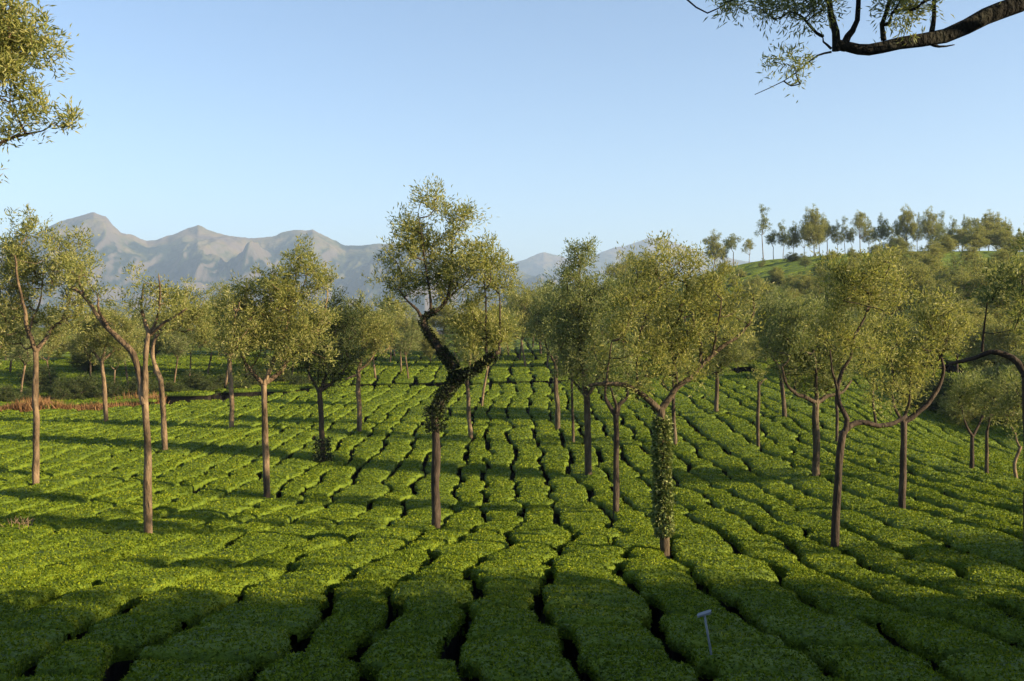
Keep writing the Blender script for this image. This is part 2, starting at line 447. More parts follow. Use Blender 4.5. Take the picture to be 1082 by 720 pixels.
def c_left_edge(x, y):      # far edge of the main field: the earth track on the left, the cross path in the middle
    u = x / max(y, 1)
    return np.interp(u, [-0.6, -0.4, -0.25, -0.17, -0.05, 0.2, 0.42, 0.6], [61, 64, 69, 74, 74, 74, 74, 74])

def mask_main(x, y):
    return in_view(x, y) and y < c_left_edge(x, y)
def mask_mid(x, y):
    return in_view(x, y, 0.02) and y > c_left_edge(x, y) + 2.2 and x / y > -0.17 and y < 128
def mask_left(x, y):
    return in_view(x, y, 0.02) and y > c_left_edge(x, y) + 4.6 and x / y <= -0.165 and y < 150
def mask_hill(x, y):
    return in_view(x, y, 0.02) and y >= 128 and x / y > -0.05 and y < 215

bushes = []
for (x, y, d, ar, v, f, nl) in patch(11, (0, 0, 1, 0), 1.14, (-46, 46), (4.5, 78), (1.2, 2.3), mask_main):
    bushes.append((d, x, y, ar, v, f, nl))
for (x, y, d, ar, v, f, nl) in patch(12, (0, 0, 1, 0), 1.5, (-30, 80), (74, 130), (2.0, 3.6), mask_mid, 0.2, 0.17, 1.1):
    bushes.append((d, x, y, ar, v, f, nl))
for (x, y, d, ar, v, f, nl) in patch(13, (0, 0, math.cos(1.45), math.sin(1.45)), 1.9, (40, 170), (-10, 110), (3, 6), mask_left, 0.3, 0.42, 1.05):
    bushes.append((d, x, y, ar, v, f, nl))
for (x, y, d, ar, v, f, nl) in patch(14, (0, 0, math.cos(1.75), math.sin(1.75)), 2.6, (60, 260), (-160, 60), (4, 9), mask_hill, 0.4, 0.62, 1.7):
    bushes.append((d, x, y, ar, v, f, nl))
bushes.sort(key=lambda t: t[0])
rng = np.random.default_rng(99)
seen = 0
for (d, x, y, ar, v, f, nl) in bushes:
    lv = lf = None
    if d < 105:
        lv, lf = leafed(rng, v, f[:nl], d, ar)
    vis = y > 8.0 and abs(x / y) < 0.52
    if seen < 300 and vis:
        seen += 1
        c = np.array([x, y, float(soil_z(x, y))])
        vv = np.vstack([v, lv]) - c
        me = mesh_np('tea_bush', vv, [f, lf + len(v)], [M_TEABODY, M_TEA, M_STEM], np.concatenate([np.zeros(nl), np.full(len(f) - nl, 2), np.ones(len(lf))]))
        o = link('tea_bush', me, None, c)
        tag(o, 'flat-clipped green tea bush in the nearest rows of the plantation, divided by dark furrows', 'tea bush', 'tea bushes in the nearest rows')
    else:
        far_add(v, f, np.concatenate([np.zeros(nl), np.full(len(f) - nl, 2)]))
        if lv is not None:
            far_add(lv, lf, 1)
o = link('tea_rows', mesh_np('tea_rows', np.vstack(far_v), np.vstack(far_f), [M_TEABODY, M_TEA, M_STEM], np.concatenate(far_m)))
tag(o, 'clipped tea covering the farther slopes in green rows', 'tea plants', kind='stuff')

# ------------------------------------------------------------------ earth track and dry grass on the left
def track():
    us = np.linspace(-0.62, -0.17, 80)
    pts = np.array([[u * (c_left_edge(u * 60, 60) + 2.4), c_left_edge(u * 60, 60) + 2.4] for u in us])
    off = np.linspace(-0.6, 1.2, 6)
    V = []
    for (x, y) in pts:
        for q in off:
            V.append((x, y + q, float(soil_z(x, y + q)) + 0.10 + 0.03 * math.sin(x * 3 + q)))
    n = len(off)
    i, j = np.meshgrid(np.arange(len(pts) - 1), np.arange(n - 1), indexing='ij')
    f = np.stack([i * n + j, (i + 1) * n + j, (i + 1) * n + j + 1, i * n + j + 1], -1).reshape(-1, 4)
    tag(link('path', mesh_np('path', V, f, [M_EARTH])), kind='structure')
    rg = np.random.default_rng(5)
    N = 16000
    u = rg.uniform(-0.60, -0.20, N)
    keep = noise2(u * 30, u * 0, 3) + rg.uniform(-0.5, 0.5, N) > -0.35 + 2.2 * np.clip((u + 0.40) / 0.2, 0, 1)
    u = u[keep]; N = len(u)
    yb = np.array([float(c_left_edge(t * 60, 60)) for t in u]) + 2.9 + np.abs(rg.normal(0, 0.9, N)) + 0.5
    x = u * yb
    p = np.stack([x, yb, soil_z(x, yb) + 0.02], -1)
    d = unit(np.stack([rg.normal(0, 0.35, N), rg.normal(0, 0.35, N), np.ones(N)], -1))
    hgt = 0.8 + 0.5 * noise2(x * 0.5, yb * 0.5, 8)
    v, f = leaves_np(rg, p, d, 1.05 * hgt, 0.06)
    tag(link('dry_grass', mesh_np('dry_grass', v, f, [M_DRY])), 'tall dry orange-brown grass along the earth track', 'grass', kind='stuff')
track()

# ------------------------------------------------------------------ trees
def catmull(pts, rad, step):
    P = np.array(pts, float); R = np.array(rad, float)
    if len(P) < 2: return P, R
    ext = np.vstack([2 * P[0] - P[1], P, 2 * P[-1] - P[-2]])
    out, ro = [], []
    for i in range(len(P) - 1):
        p0, p1, p2, p3 = ext[i:i + 4]
        n = max(2, int(np.linalg.norm(p2 - p1) / step))
        for t in np.linspace(0, 1, n, endpoint=False):
            out.append(0.5 * (2 * p1 + (p2 - p0) * t + (2 * p0 - 5 * p1 + 4 * p2 - p3) * t * t + (3 * p1 - p0 - 3 * p2 + p3) * t ** 3))
            ro.append(R[i] + (R[i + 1] - R[i]) * t)
    out.append(P[-1]); ro.append(R[-1])
    return np.array(out), np.array(ro)

class Tubes:
    def __init__(s): s.v, s.f, s.n = [], [], 0
    def add(s, P, R, k=7, lump=0.0, seed=0):
        P = np.asarray(P, float); R = np.asarray(R, float)
        n = len(P)
        T = np.gradient(P, axis=0); T = unit(T)
        ref = np.array([0.31, 0.95, 0.05]); 
        A = unit(np.cross(T, ref)); B = np.cross(T, A)
        th = np.linspace(0, 2 * math.pi, k, endpoint=False)
        rr = R[:, None] * np.ones((1, k))
        if lump:
            rr = rr * (1 + lump * noise2(np.arange(n)[:, None] * 0.45 + seed, th[None, :] * 1.3 + seed * 3.1, seed))
        V = P[:, None, :] + rr[..., None] * (np.cos(th)[None, :, None] * A[:, None, :] + np.sin(th)[None, :, None] * B[:, None, :])
        i, j = np.meshgrid(np.arange(n - 1), np.arange(k), indexing='ij')
        jn = (j + 1) % k
        f = np.stack([i * k + j, i * k + jn, (i + 1) * k + jn, (i + 1) * k + j], -1).reshape(-1, 4)
        s.v.append(V.reshape(-1, 3)); s.f.append(f + s.n); s.n += n * k
        # end cap
        s.v.append(P[-1:] + T[-1:] * R[-1] * 0.5)
        c = s.n; s.n += 1
        jj = np.arange(k); b = c - k
        s.f.append(np.stack([b + jj, b + (jj + 1) % k, np.full(k, c), np.full(k, c)], -1)[:, :4])
    def mesh(s, name, mat):
        f = np.vstack(s.f); f4 = f[f[:, 2] != f[:, 3]]; f3 = f[f[:, 2] == f[:, 3]][:, :3]
        return mesh_np(name, np.vstack(s.v), [f4, f3], [mat])

def grow_crown(rng, skel, blobs, spacing, clump_r, leaves_per, leaf_len, leaf_w, tubes, droop=0.0, rmin=0.006):
    """clumps of leaves through the blobs, each tied back to the skeleton by a twig. blobs: centre, radii, density"""
    cl = []
    for bi, (c, r, dens) in enumerate(blobs):
        vol = 4.19 * r[0] * r[1] * r[2]
        n = max(3, int(vol / spacing ** 3 * 1.0 * dens))
        q = rng.normal(size=(n * 3, 3)) * 0.47; q = q[(q ** 2).sum(1) < 1.5]
        p = c + q * r
        g = noise2(p[:, 0] * 1.1 + bi, p[:, 2] * 1.1, 31) * 0.5 + noise2(p[:, 1] * 1.1, p[:, 2] * 1.3 + bi, 33) * 0.5
        p = p[g > -0.18]
        cl.append(p[:n])
    C = np.vstack(cl)
    # thin out those too close together
    keep = []
    for i in range(len(C)):
        if not keep or np.min(np.sum((C[keep] - C[i]) ** 2, 1)) > (spacing * 0.5) ** 2:
            keep.append(i)
    C = C[keep]
    S = np.array(skel)
    dist = np.sqrt(((C[:, None, :] - S[None]) ** 2).sum(-1)).min(1)
    order = np.argsort(dist); C = C[order]
    nodes = S.copy(); par = [-1] * len(S)
    for c in C:
        dv = c - nodes
        dd = np.sqrt((dv ** 2).sum(1)) + 0.9 * np.maximum(0, -dv[:, 2] + 0.05)
        par.append(int(np.argmin(dd)))
        nodes = np.vstack([nodes, c])
    cnt = np.ones(len(nodes))
    for i in range(len(nodes) - 1, len(S) - 1, -1):
        if par[i] >= 0: cnt[par[i]] += cnt[i]
    for i in range(len(S), len(nodes)):
        a, b = nodes[par[i]], nodes[i]
        L = np.linalg.norm(b - a)
        m = (a + b) / 2 + rng.normal(size=3) * L * 0.08 - np.array([0, 0, 0.10 * L])
        r = min(rmin * math.sqrt(cnt[i]) * 1.25, 0.05)
        pts, rr = catmull([a, m, b], [r * 1.2, r, r * 0.75], max(L / 4, 0.12))
        tubes.add(pts, rr, 5)
    # leaves
    n = len(C) * leaves_per
    ci = np.repeat(np.arange(len(C)), leaves_per)
    sz = rng.uniform(0.75, 1.3, len(C))[ci][:, None]
    spr = unit(rng.normal(size=(len(C) * 9, 3)) + np.array([0, 0, 0.45]))          # nine sprays to a clump
    sp = spr[ci * 9 + rng.integers(0, 9, n)]
    along = rng.random((n, 1)) ** 0.7
    pos = C[ci] + sp * along * clump_r * sz + rng.normal(size=(n, 3)) * clump_r * 0.2
    dr = unit(sp * 0.9 + rng.normal(size=(n, 3)) * 0.55 + np.array([0, 0, 0.25 - droop]))
    return leaves_np(rng, pos, dr, leaf_len, leaf_w)

def ivy_mesh(rng, P, R, n, thick, size, mat):
    i = rng.integers(0, len(P) - 1, n); t = rng.random((n, 1))
    c = P[i] * (1 - t) + P[i + 1] * t
    r = (R[i] * (1 - t[:, 0]) + R[i + 1] * t[:, 0])
    T = unit(P[i + 1] - P[i]); q = unit(np.cross(T, rng.normal(size=(n, 3))))
    lump = 0.55 + 0.75 * np.abs(noise2(c[:, 2] * 2.2 + q[:, 0], q[:, 1] * 1.5 + c[:, 0], 77))
    p = c + q * (r + rng.random(n) * thick * lump)[:, None]
    d = unit(q * 0.8 + rng.normal(size=(n, 3)) * 0.6 + np.array([0, 0, -0.15]))
    v, f = leaves_np(rng, p, d, size, size * 0.75)
    return mesh_np('ivy', v, f, [mat], None, False)

def pixel_tree(seed, label, base, width, trunk, limbs, blobs, leaf=None, bark=None, d=None, spacing=0.40, clump=0.34, per=120, ll=0.115, lw=0.031,
               ivy=None, name='silver_oak', group=None, cat='tree', depth_k=0.85, droop=0.0, rmin=0.006):
    """trace of one tree: photo pixels at this tree's own distance give its real outline; limbs also spread in depth"""
    rng = np.random.default_rng(seed)
    leaf = leaf or M_OAK; bark = bark or M_BARK
    d = d or depth_at(*base)
    s = d / F
    bx = (base[0] - CX) * s
    bz = float(soil_z(bx, d))
    O = np.array([bx, d, bz])
    def W(px, py, dy=0.0): return np.array([(px - CX) * (d + dy) / F, d + dy, (HY - py) * (d + dy) / F]) - O
    tb = Tubes(); skel = []
    tp = [W(*p) for p in trunk]
    foot = np.array([tp[0][0], 0, -0.1])
    r0 = width * s / 2 * 0.77
    pts = [foot] + tp if tp[0][2] > 0.05 else tp
    tops = 0.82
    rad = np.linspace(1.12, tops, len(pts)) * r0
    P, R = catmull(pts, rad, 0.16)
    P = P + np.stack([0.25 * r0 * noise2(P[:, 2] * 1.1, P[:, 2] * 0 + seed, 3), 0.25 * r0 * noise2(P[:, 2] * 1.1, P[:, 2] * 0 + seed, 4), 0 * P[:, 2]], -1)
    R = R * (1 + 0.25 * np.exp(-np.maximum(P[:, 2], 0) / 0.25))
    tb.add(P, R, 12, 0.14, seed)
    TP, TR = P, R
    limb_pts = []; limb_R = []
    for li, lm in enumerate(limbs):
        pl, w0, w1 = lm[0], lm[1] * 0.78, lm[2] * 0.6
        side = lm[3] if len(lm) > 3 else rng.choice([-1, 1]) * rng.uniform(0.15, 0.5)
        n = len(pl)
        q = []
        L = 0
        for i, p in enumerate(pl):
            if i: L += math.hypot(pl[i][0] - pl[i - 1][0], pl[i][1] - pl[i - 1][1]) * s
            q.append(W(p[0], p[1], side * L))
        rr = np.linspace(w0, w1, n) * s / 2
        # start on the nearest piece of what is already there
        allp = np.vstack([TP] + limb_pts)
        k = np.argmin(((allp[:, [0, 2]] - q[0][[0, 2]]) ** 2).sum(1))
        sh = allp[k][1] - q[0][1]
        q = [a + np.array([0, sh, 0]) for a in q]
        P, R = catmull(q, rr, 0.12)
        P = P + 0.02 * np.stack([noise2(np.arange(len(P)) * 0.5, P[:, 0] * 0 + li + seed, c) for c in (1, 2, 3)], -1)
        tb.add(P, R, 9, 0.16, seed + li)
        limb_pts.append(P); limb_R.append(R); skel.append(P)
    skel.append(TP[-3:])
    S = np.vstack(skel)
    B = []
    for b in blobs:
        cx, cy, rx, ry = b[:4]; dens = b[4] if len(b) > 4 else 1.0
        rz = (rx + ry) / 2 * s * depth_k
        c = W(cx, cy, rng.uniform(-0.5, 0.5) * rz)
        B.append((c, np.array([rx * s, rz, ry * s]), dens))
    root = bpy.data.objects.new(name, None); COL.objects.link(root); root.location = O
    tag(root, label, cat, group)
    if B:
        kd = min(1.15, max(0.7, d / 27.0)) if d > 15 else 1.0
        ll, lw, per = ll * kd, lw * kd, int(per / kd ** 1.6)
        v, f = grow_crown(rng, S, B, spacing, clump, per, ll, lw, tb, droop, rmin)
        link('crown', mesh_np('crown', v, f, [leaf], None, False), root)
    link('trunk', tb.mesh('trunk', bark), root)
    if ivy:
        for (src, a, b, n, th, size, mat) in ivy:
            PP, RR = (TP, TR) if src < 0 else (limb_pts[src], limb_R[src])
            zz = np.arange(len(PP)) / (len(PP) - 1)
            m = (zz >= a) & (zz <= b)
            link('ivy', ivy_mesh(rng, PP[m], RR[m], n, th, size, mat), root)
    return root

FG = 'silver oaks standing among the nearer tea rows'
T = pixel_tree
T(1, 'straight grey-brown tree at the far left with airy forked crown over the pointed mountain', (38, 510), 9, [(38, 510), (38, 440), (38, 372)],
  [([(38, 372), (33, 358), (28, 345), (26, 325), (19, 298), (16, 270)], 7, 3), ([(38, 372), (48, 358), (58, 345), (72, 334)], 7, 3), ([(33, 358), (38, 338), (45, 320), (50, 285)], 4, 2), ([(60, 344), (70, 318), (76, 285)], 4, 2)],
  [(28, 265, 34, 42, .8), (68, 280, 32, 40, .7), (8, 310, 26, 45, .9), (80, 325, 28, 26, .7), (45, 340, 30, 22, .4), (5, 355, 20, 30, .8)], group=FG)
T(2, 'twin-stemmed tree with a long bare orange limb arching out to the left', (157, 563), 11, [(157, 563), (156, 500), (154, 460), (152, 425)],
  [([(152, 428), (147, 398), (141, 374), (125, 358), (112, 345), (100, 330), (89, 313), (75, 304)], 10, 5, .05), ([(153, 426), (154, 400), (154, 372), (156, 352)], 9, 7, .05),
   ([(156, 354), (151, 338), (148, 322), (149, 300)], 6, 3), ([(156, 354), (166, 345), (178, 338), (194, 326)], 6, 3), ([(156, 352), (164, 340), (167, 315), (166, 290)], 5, 2),
   ([(112, 345), (103, 330), (102, 315)], 5, 3), ([(89, 313), (80, 298), (84, 280)], 4, 2)],
  [(163, 305, 16, 28, .9), (182, 318, 18, 24, .8), (150, 325, 18, 22, .5), (85, 285, 16, 20, .5), (103, 308, 10, 12, .4)], group=FG)
T(3, 'tree whose thin trunk curves beside the twin-stemmed tree, olive crown leaning right', (174, 476), 8, [(174, 476), (172, 430), (170, 400)],
  [([(170, 402), (164, 386), (161, 370), (166, 355), (180, 344), (196, 328)], 7, 3, .1), ([(166, 355), (170, 335), (172, 315)], 4, 2)],
  [(196, 328, 22, 28), (210, 348, 16, 28, .8), (180, 340, 18, 24, .7)], group=FG)
T(4, 'pale slim trunk lit orange in front of the dry grass strip', (112, 445), 6, [(112, 445), (110, 410), (108, 380)],
  [([(108, 382), (112, 365), (116, 345)], 4, 2), ([(108, 384), (98, 372), (85, 365)], 4, 2), ([(108, 382), (122, 368), (134, 352)], 4, 2)],
  [(112, 348, 30, 26, .9), (130, 360, 20, 20, .8), (92, 355, 18, 18, .7)], group=FG)
T(5, 'slim tree with kinked limb just left of the largest left-hand crown', (245, 452), 7, [(245, 452), (244, 410), (243, 378)],
  [([(243, 378), (236, 370), (226, 364)], 6, 3), ([(243, 380), (247, 360), (245, 335)], 5, 2), ([(226, 364), (228, 345), (232, 320)], 4, 2)],
  [(238, 328, 20, 28, .9), (224, 345, 16, 26, .8), (250, 360, 16, 22, .6)], group=FG)
T(6, 'tall golden-green tree left of centre with broad vase-shaped crown and leafy spire', (282, 525), 9, [(282, 525), (281, 460), (279, 405)],
  [([(279, 407), (266, 393), (258, 382), (253, 370)], 7, 3), ([(279, 407), (286, 388), (292, 372), (300, 355), (308, 320), (314, 280)], 7, 2, .1), ([(280, 405), (296, 393), (305, 378), (312, 362), (326, 352), (342, 349)], 7, 3), ([(330, 351), (340, 325), (342, 300)], 4, 2), ([(253, 370), (250, 345), (256, 320)], 4, 2)],
  [(285, 335, 40, 42), (315, 280, 14, 40, .9), (340, 312, 15, 42, .9), (258, 348, 28, 40), (312, 362, 34, 26, .9), (270, 383, 14, 10, .4), (300, 310, 26, 30)], group=FG)
T(7, 'dark dense-crowned tree with a skirt of ivy around the trunk foot', (341, 488), 8, [(341, 488), (340, 450), (338, 412)],
  [([(338, 414), (345, 395), (352, 370)], 6, 3), ([(338, 414), (328, 398), (322, 380)], 5, 2), ([(338, 414), (358, 398), (370, 380)], 5, 2)],
  [(345, 362, 30, 42, 1.1), (364, 345, 20, 30), (328, 382, 18, 22, 1.1), (360, 390, 18, 18, .9)], leaf=M_OAKDARK, bark=M_BARKDARK, ivy=[(-1, 0.1, 0.5, 900, 0.28, 0.10, M_IVYDARK)], group=FG)
T(8, 'small pale-trunked tree with a stub limb, right of the dark ivy-footed tree', (380, 457), 7, [(380, 457), (379, 420), (378, 392)],
  [([(378, 394), (382, 378), (384, 355)], 5, 2), ([(378, 396), (372, 398), (365, 401)], 4, 3), ([(378, 393), (392, 380), (402, 362)], 4, 2)],
  [(382, 352, 22, 32, .9), (402, 352, 18, 28, .8), (372, 378, 14, 14, .5)], group=FG)
T(9, 'tall central tree with crooked dark ivy-wrapped limbs above a bare brown trunk', (461, 555), 12, [(461, 555), (461, 500), (460, 450), (461, 430)],
  [([(461, 434), (468, 418), (478, 405), (482, 396), (474, 382), (462, 366), (451, 349), (447, 338), (455, 330), (466, 325), (474, 314), (476, 300)], 15, 5, .06),
   ([(476, 404), (492, 396), (506, 388), (520, 377), (528, 371)], 12, 7, -.25), ([(447, 340), (441, 328), (431, 318), (420, 305)], 5, 2), ([(527, 372), (529, 345), (528, 310)], 4, 2, .1), ([(515, 378), (514, 330), (512, 275)], 4, 1.5, .1),
   ([(476, 302), (477, 270), (478, 235)], 4, 1.5, .2), ([(455, 330), (452, 300), (446, 260), (442, 230)], 4, 1.5, -.2), ([(474, 314), (490, 300), (505, 285)], 3, 1.5)],
  [(446, 234, 34, 30, 1.1), (486, 240, 22, 28, 1.0), (426, 268, 26, 32, 1.0), (466, 282, 40, 38, 1.1), (418, 302, 18, 28, .9), (506, 288, 30, 34, 1.1), (524, 318, 22, 48, 1.2), (498, 340, 30, 36, 1.1), (440, 322, 24, 14, .5), (508, 362, 26, 18, .8)],
  leaf=M_OAK, bark=M_BARKDARK, spacing=0.38, ivy=[(-1, 0.82, 1.0, 700, 0.20, 0.07, M_IVYDARK), (0, 0.0, 0.5, 2800, 0.05, 0.06, M_IVYDARK), (0, 0.5, 0.85, 900, 0.03, 0.05, M_IVYDARK), (1, 0.0, 0.95, 1200, 0.05, 0.07, M_IVYDARK)], group=FG)
T(10, 'thin dark trunk standing just right of the crooked ivy-wrapped tree', (497, 462), 6, [(497, 462), (495, 430), (493, 400)],
  [([(493, 402), (496, 385), (500, 360)], 4, 2), ([(493, 402), (486, 388), (480, 370)], 4, 2)], [(498, 362, 18, 24, .7), (480, 372, 14, 18, .6)], leaf=M_OAKGREEN, group=FG)
T(11, 'very thin trunk leaning right under the crooked limb end', (509, 430), 3.5, [(509, 430), (512, 408), (516, 385)],
  [([(516, 387), (520, 370), (522, 350)], 3, 1.5)], [(522, 352, 14, 22, .8), (535, 345, 14, 22, .8)], leaf=M_OAKGREEN, group=FG)
T(12, 'tall slender trunk left of the paired trees right of centre', (590, 452), 7, [(590, 452), (588, 415), (587, 380)],
  [([(587, 382), (590, 360), (592, 330)], 5, 2), ([(587, 384), (578, 368), (574, 350)], 4, 2)], [(592, 335, 24, 36), (575, 345, 18, 28, .9)], leaf=M_OAKGREEN, bark=M_BARKSHADED, group=FG)
T(13, 'very thin pole-like trunk between the two stouter trunks right of centre', (606, 468), 4, [(606, 468), (605, 436), (604, 405)],
  [([(604, 407), (606, 390), (608, 370)], 3, 1.5)], [(606, 375, 18, 26, .9)], leaf=M_OAKGREEN, bark=M_BARKSHADED, group=FG)
T(14, 'tall spire-topped grey-green tree with stout straight trunk right of centre', (622, 502), 10, [(622, 502), (621, 460), (619, 415)],
  [([(619, 417), (616, 390), (612, 350), (612, 300), (615, 265)], 8, 2, .1), ([(619, 420), (632, 400), (640, 375), (644, 345)], 6, 2), ([(619, 420), (604, 400), (596, 375)], 5, 2)],
  [(612, 290, 24, 36, .95), (604, 335, 26, 46), (632, 345, 28, 48), (640, 308, 18, 28, .8), (620, 388, 30, 26), (603, 268, 7, 12, .9), (617, 266, 9, 14, .9)], leaf=M_OAKGREEN, bark=M_BARKSHADED, group=FG)
T(15, 'dark trunk with a knobbly pollarded fist of short limbs', (651, 542), 9, [(651, 542), (651, 490), (651, 438)],
  [([(651, 440), (644, 430), (639, 420), (640, 408)], 7, 4), ([(651, 440), (654, 428), (662, 420), (663, 406)], 7, 4), ([(651, 440), (650, 425), (646, 410)], 6, 3), ([(640, 410), (638, 390), (640, 365)], 3, 1.5), ([(662, 408), (664, 390), (662, 360)], 3, 1.5)],
  [(650, 378, 20, 40, .9), (662, 400, 12, 16, .6)], leaf=M_OAKGREEN, bark=M_BARKDARK, group=FG)
T(16, 'broad tree with pale ivy climbing its trunk and two wide-spread dark limbs', (701, 582), 13, [(701, 582), (700, 530), (699, 480), (698, 432)],
  [([(698, 436), (686, 425), (674, 415), (660, 408), (640, 406), (622, 408)], 9, 6, -.15), ([(698, 434), (708, 420), (716, 409), (731, 399), (742, 386), (756, 373), (768, 363), (784, 351), (796, 333), (797, 310)], 10, 3, .12),
   ([(742, 386), (742, 365), (740, 345), (745, 310)], 5, 2), ([(674, 415), (672, 385), (676, 350)], 4, 2), ([(716, 409), (712, 380), (706, 340), (704, 290)], 5, 2), ([(640, 406), (642, 385), (646, 360)], 4, 2), ([(756, 373), (760, 345), (765, 315)], 4, 2)],
  [(700, 292, 36, 38), (736, 300, 32, 46), (670, 330, 34, 42), (718, 350, 46, 40), (690, 385, 40, 30, .9), (760, 335, 28, 32, .9), (784, 335, 20, 30, .9), (798, 318, 14, 20, .8), (648, 365, 22, 32, .9), (735, 262, 22, 18, .8), (720, 395, 22, 18, .5)],
  bark=M_BARKSHADED, leaf=M_OAK, ivy=[(-1, 0.30, 0.98, 5200, 0.10, 0.075, M_IVY)], group=FG)
T(17, 'thin trunk half hidden behind the pale ivy-clad tree', (713, 470), 6, [(713, 470), (712, 445), (711, 415)],
  [([(711, 417), (712, 395), (714, 370)], 4, 2)], [(714, 375, 20, 24, .9)], leaf=M_OAKGREEN, bark=M_BARKSHADED, group=FG)
T(18, 'short straight pole-like trunk alone below the right limb of the ivy-clad tree', (757, 436), 6, [(757, 436), (757, 415), (757, 393)],
  [([(757, 394), (750, 378), (744, 360)], 3, 1.5), ([(757, 394), (766, 378), (772, 360)], 3, 1.5)], [(757, 372, 32, 24, .9), (772, 352, 24, 24, .8)], leaf=M_OAKGREEN, bark=M_BARKSHADED, group=FG)
T(19, 'bare lopped pole of a trunk without any crown', (801, 472), 5, [(801, 472), (801, 435), (802, 404)],
  [([(802, 408), (806, 402), (810, 400)], 3, 2)], [(803, 398, 8, 6, .4)], bark=M_BARKSHADED, group=FG)
T(20, 'slim tree behind the left limb of the broad round-crowned tree', (829, 441), 6, [(829, 441), (827, 415), (825, 390)],
  [([(825, 392), (828, 372), (830, 345)], 4, 2), ([(825, 392), (816, 376), (808, 358)], 4, 2)], [(828, 342, 28, 34), (808, 355, 18, 26, .9)], leaf=M_OAKGREEN, bark=M_BARKSHADED, group=FG)
T(21, 'thick-trunked tree with a broad round dark crown on two low limbs', (862, 502), 10, [(862, 502), (862, 465), (862, 424)],
  [([(862, 426), (850, 420), (838, 414), (829, 402), (826, 388)], 7, 3), ([(862, 426), (876, 418), (890, 414), (900, 402)], 7, 3), ([(862, 424), (862, 400), (860, 370)], 6, 2)],
  [(860, 375, 44, 36), (828, 380, 20, 26, .9), (838, 345, 28, 32), (884, 350, 30, 36), (862, 402, 36, 14, .7)], leaf=M_OAKGREEN, bark=M_BARKSHADED, group=FG)
T(22, 'thin dark trunk showing between the thick trunk and the bent one', (884, 467), 4.5, [(884, 467), (884, 445), (884, 418)],
  [([(884, 420), (886, 400), (888, 380)], 3, 1.5)], [(888, 382, 18, 22, .8)], leaf=M_OAKGREEN, bark=M_BARKDARK, group=FG)
T(23, 'bent dark tree with a low horizontal limb reaching right to its neighbour', (883, 577), 11, [(883, 577), (884, 530), (888, 485), (892, 456)],
  [([(892, 458), (894, 442), (888, 427), (885, 408), (890, 390), (898, 378), (903, 358)], 8, 4, .05), ([(891, 460), (898, 449), (912, 447), (928, 451), (944, 447), (957, 440)], 9, 7, .25), ([(886, 415), (880, 395), (878, 370)], 4, 2), ([(903, 360), (915, 335), (925, 305)], 4, 2), ([(930, 450), (926, 425), (928, 400)], 4, 2)],
  [(905, 325, 42, 46), (932, 300, 34, 36, .9), (878, 360, 24, 36, .7), (925, 398, 26, 34, .7), (893, 288, 28, 26, .9), (905, 375, 26, 26, .6)], leaf=M_OAK, bark=M_BARKDARK, group=FG)
T(24, 'straight dark trunk with a big limb sweeping up to the right like a hook', (954, 538), 10, [(954, 538), (954, 490), (954, 446)],
  [([(954, 448), (968, 437), (980, 428), (990, 413), (996, 395), (995, 380), (988, 368)], 8, 4, .1), ([(954, 448), (945, 430), (942, 405)], 5, 2), ([(954, 446), (960, 425), (962, 395)], 5, 2), ([(995, 382), (1003, 365), (1006, 345)], 4, 2)],
  [(955, 388, 34, 42), (975, 342, 30, 34, .9), (935, 362, 26, 34, .9), (1000, 350, 24, 34, 1.0), (966, 425, 20, 14, .5)], leaf=M_OAK, bark=M_BARKDARK, group=FG)
T(25, 'dark tree cut by the right edge with a long limb reaching left', (1090, 640), 16, [(1090, 640), (1089, 560), (1088, 470), (1086, 395)],
  [([(1084, 400), (1074, 384), (1062, 374), (1046, 372), (1030, 378), (1004, 386)], 10, 6, .25), ([(1084, 398), (1090, 365), (1084, 330), (1080, 290)], 10, 4), ([(1046, 373), (1046, 350), (1050, 320)], 4, 2)],
  [(1064, 305, 40, 34, .5), (1098, 280, 40, 40, .7), (1046, 338, 30, 24, .45), (1110, 330, 40, 40, .7)], leaf=M_OAKGREEN, bark=M_BARKDARK, spacing=0.32, clump=0.27, per=170, ll=0.085, lw=0.022, rmin=0.004, group=FG)
T(26, 'small forked tree on the shady bank, left of the right-edge pair', (1026, 497), 6, [(1026, 497), (1027, 478), (1028, 460)],
  [([(1028, 462), (1034, 448), (1040, 432), (1040, 410)], 4, 2), ([(1028, 462), (1020, 448), (1016, 430)], 4, 2)], [(1028, 415, 28, 26), (1046, 428, 18, 20, .8)], leaf=M_OAKGREEN, bark=M_BARKDARK, group=FG)
T(27, 'thin upright trunk on the shady bank, middle of three', (1043, 501), 5, [(1043, 501), (1043, 480), (1043, 455)],
  [([(1043, 457), (1046, 440), (1050, 420)], 3, 1.5)], [(1052, 412, 22, 24)], leaf=M_OAKGREEN, bark=M_BARKSHADED, group=FG)
T(28, 'thin wavy pale trunk on the shady bank beside the right edge', (1074, 506), 5, [(1074, 506), (1072, 490), (1078, 472)],
  [([(1078, 474), (1072, 458), (1064, 440)], 3, 1.5)], [(1070, 430, 24, 24, .9), (1085, 415, 20, 26)], leaf=M_OAKGREEN, group=FG)

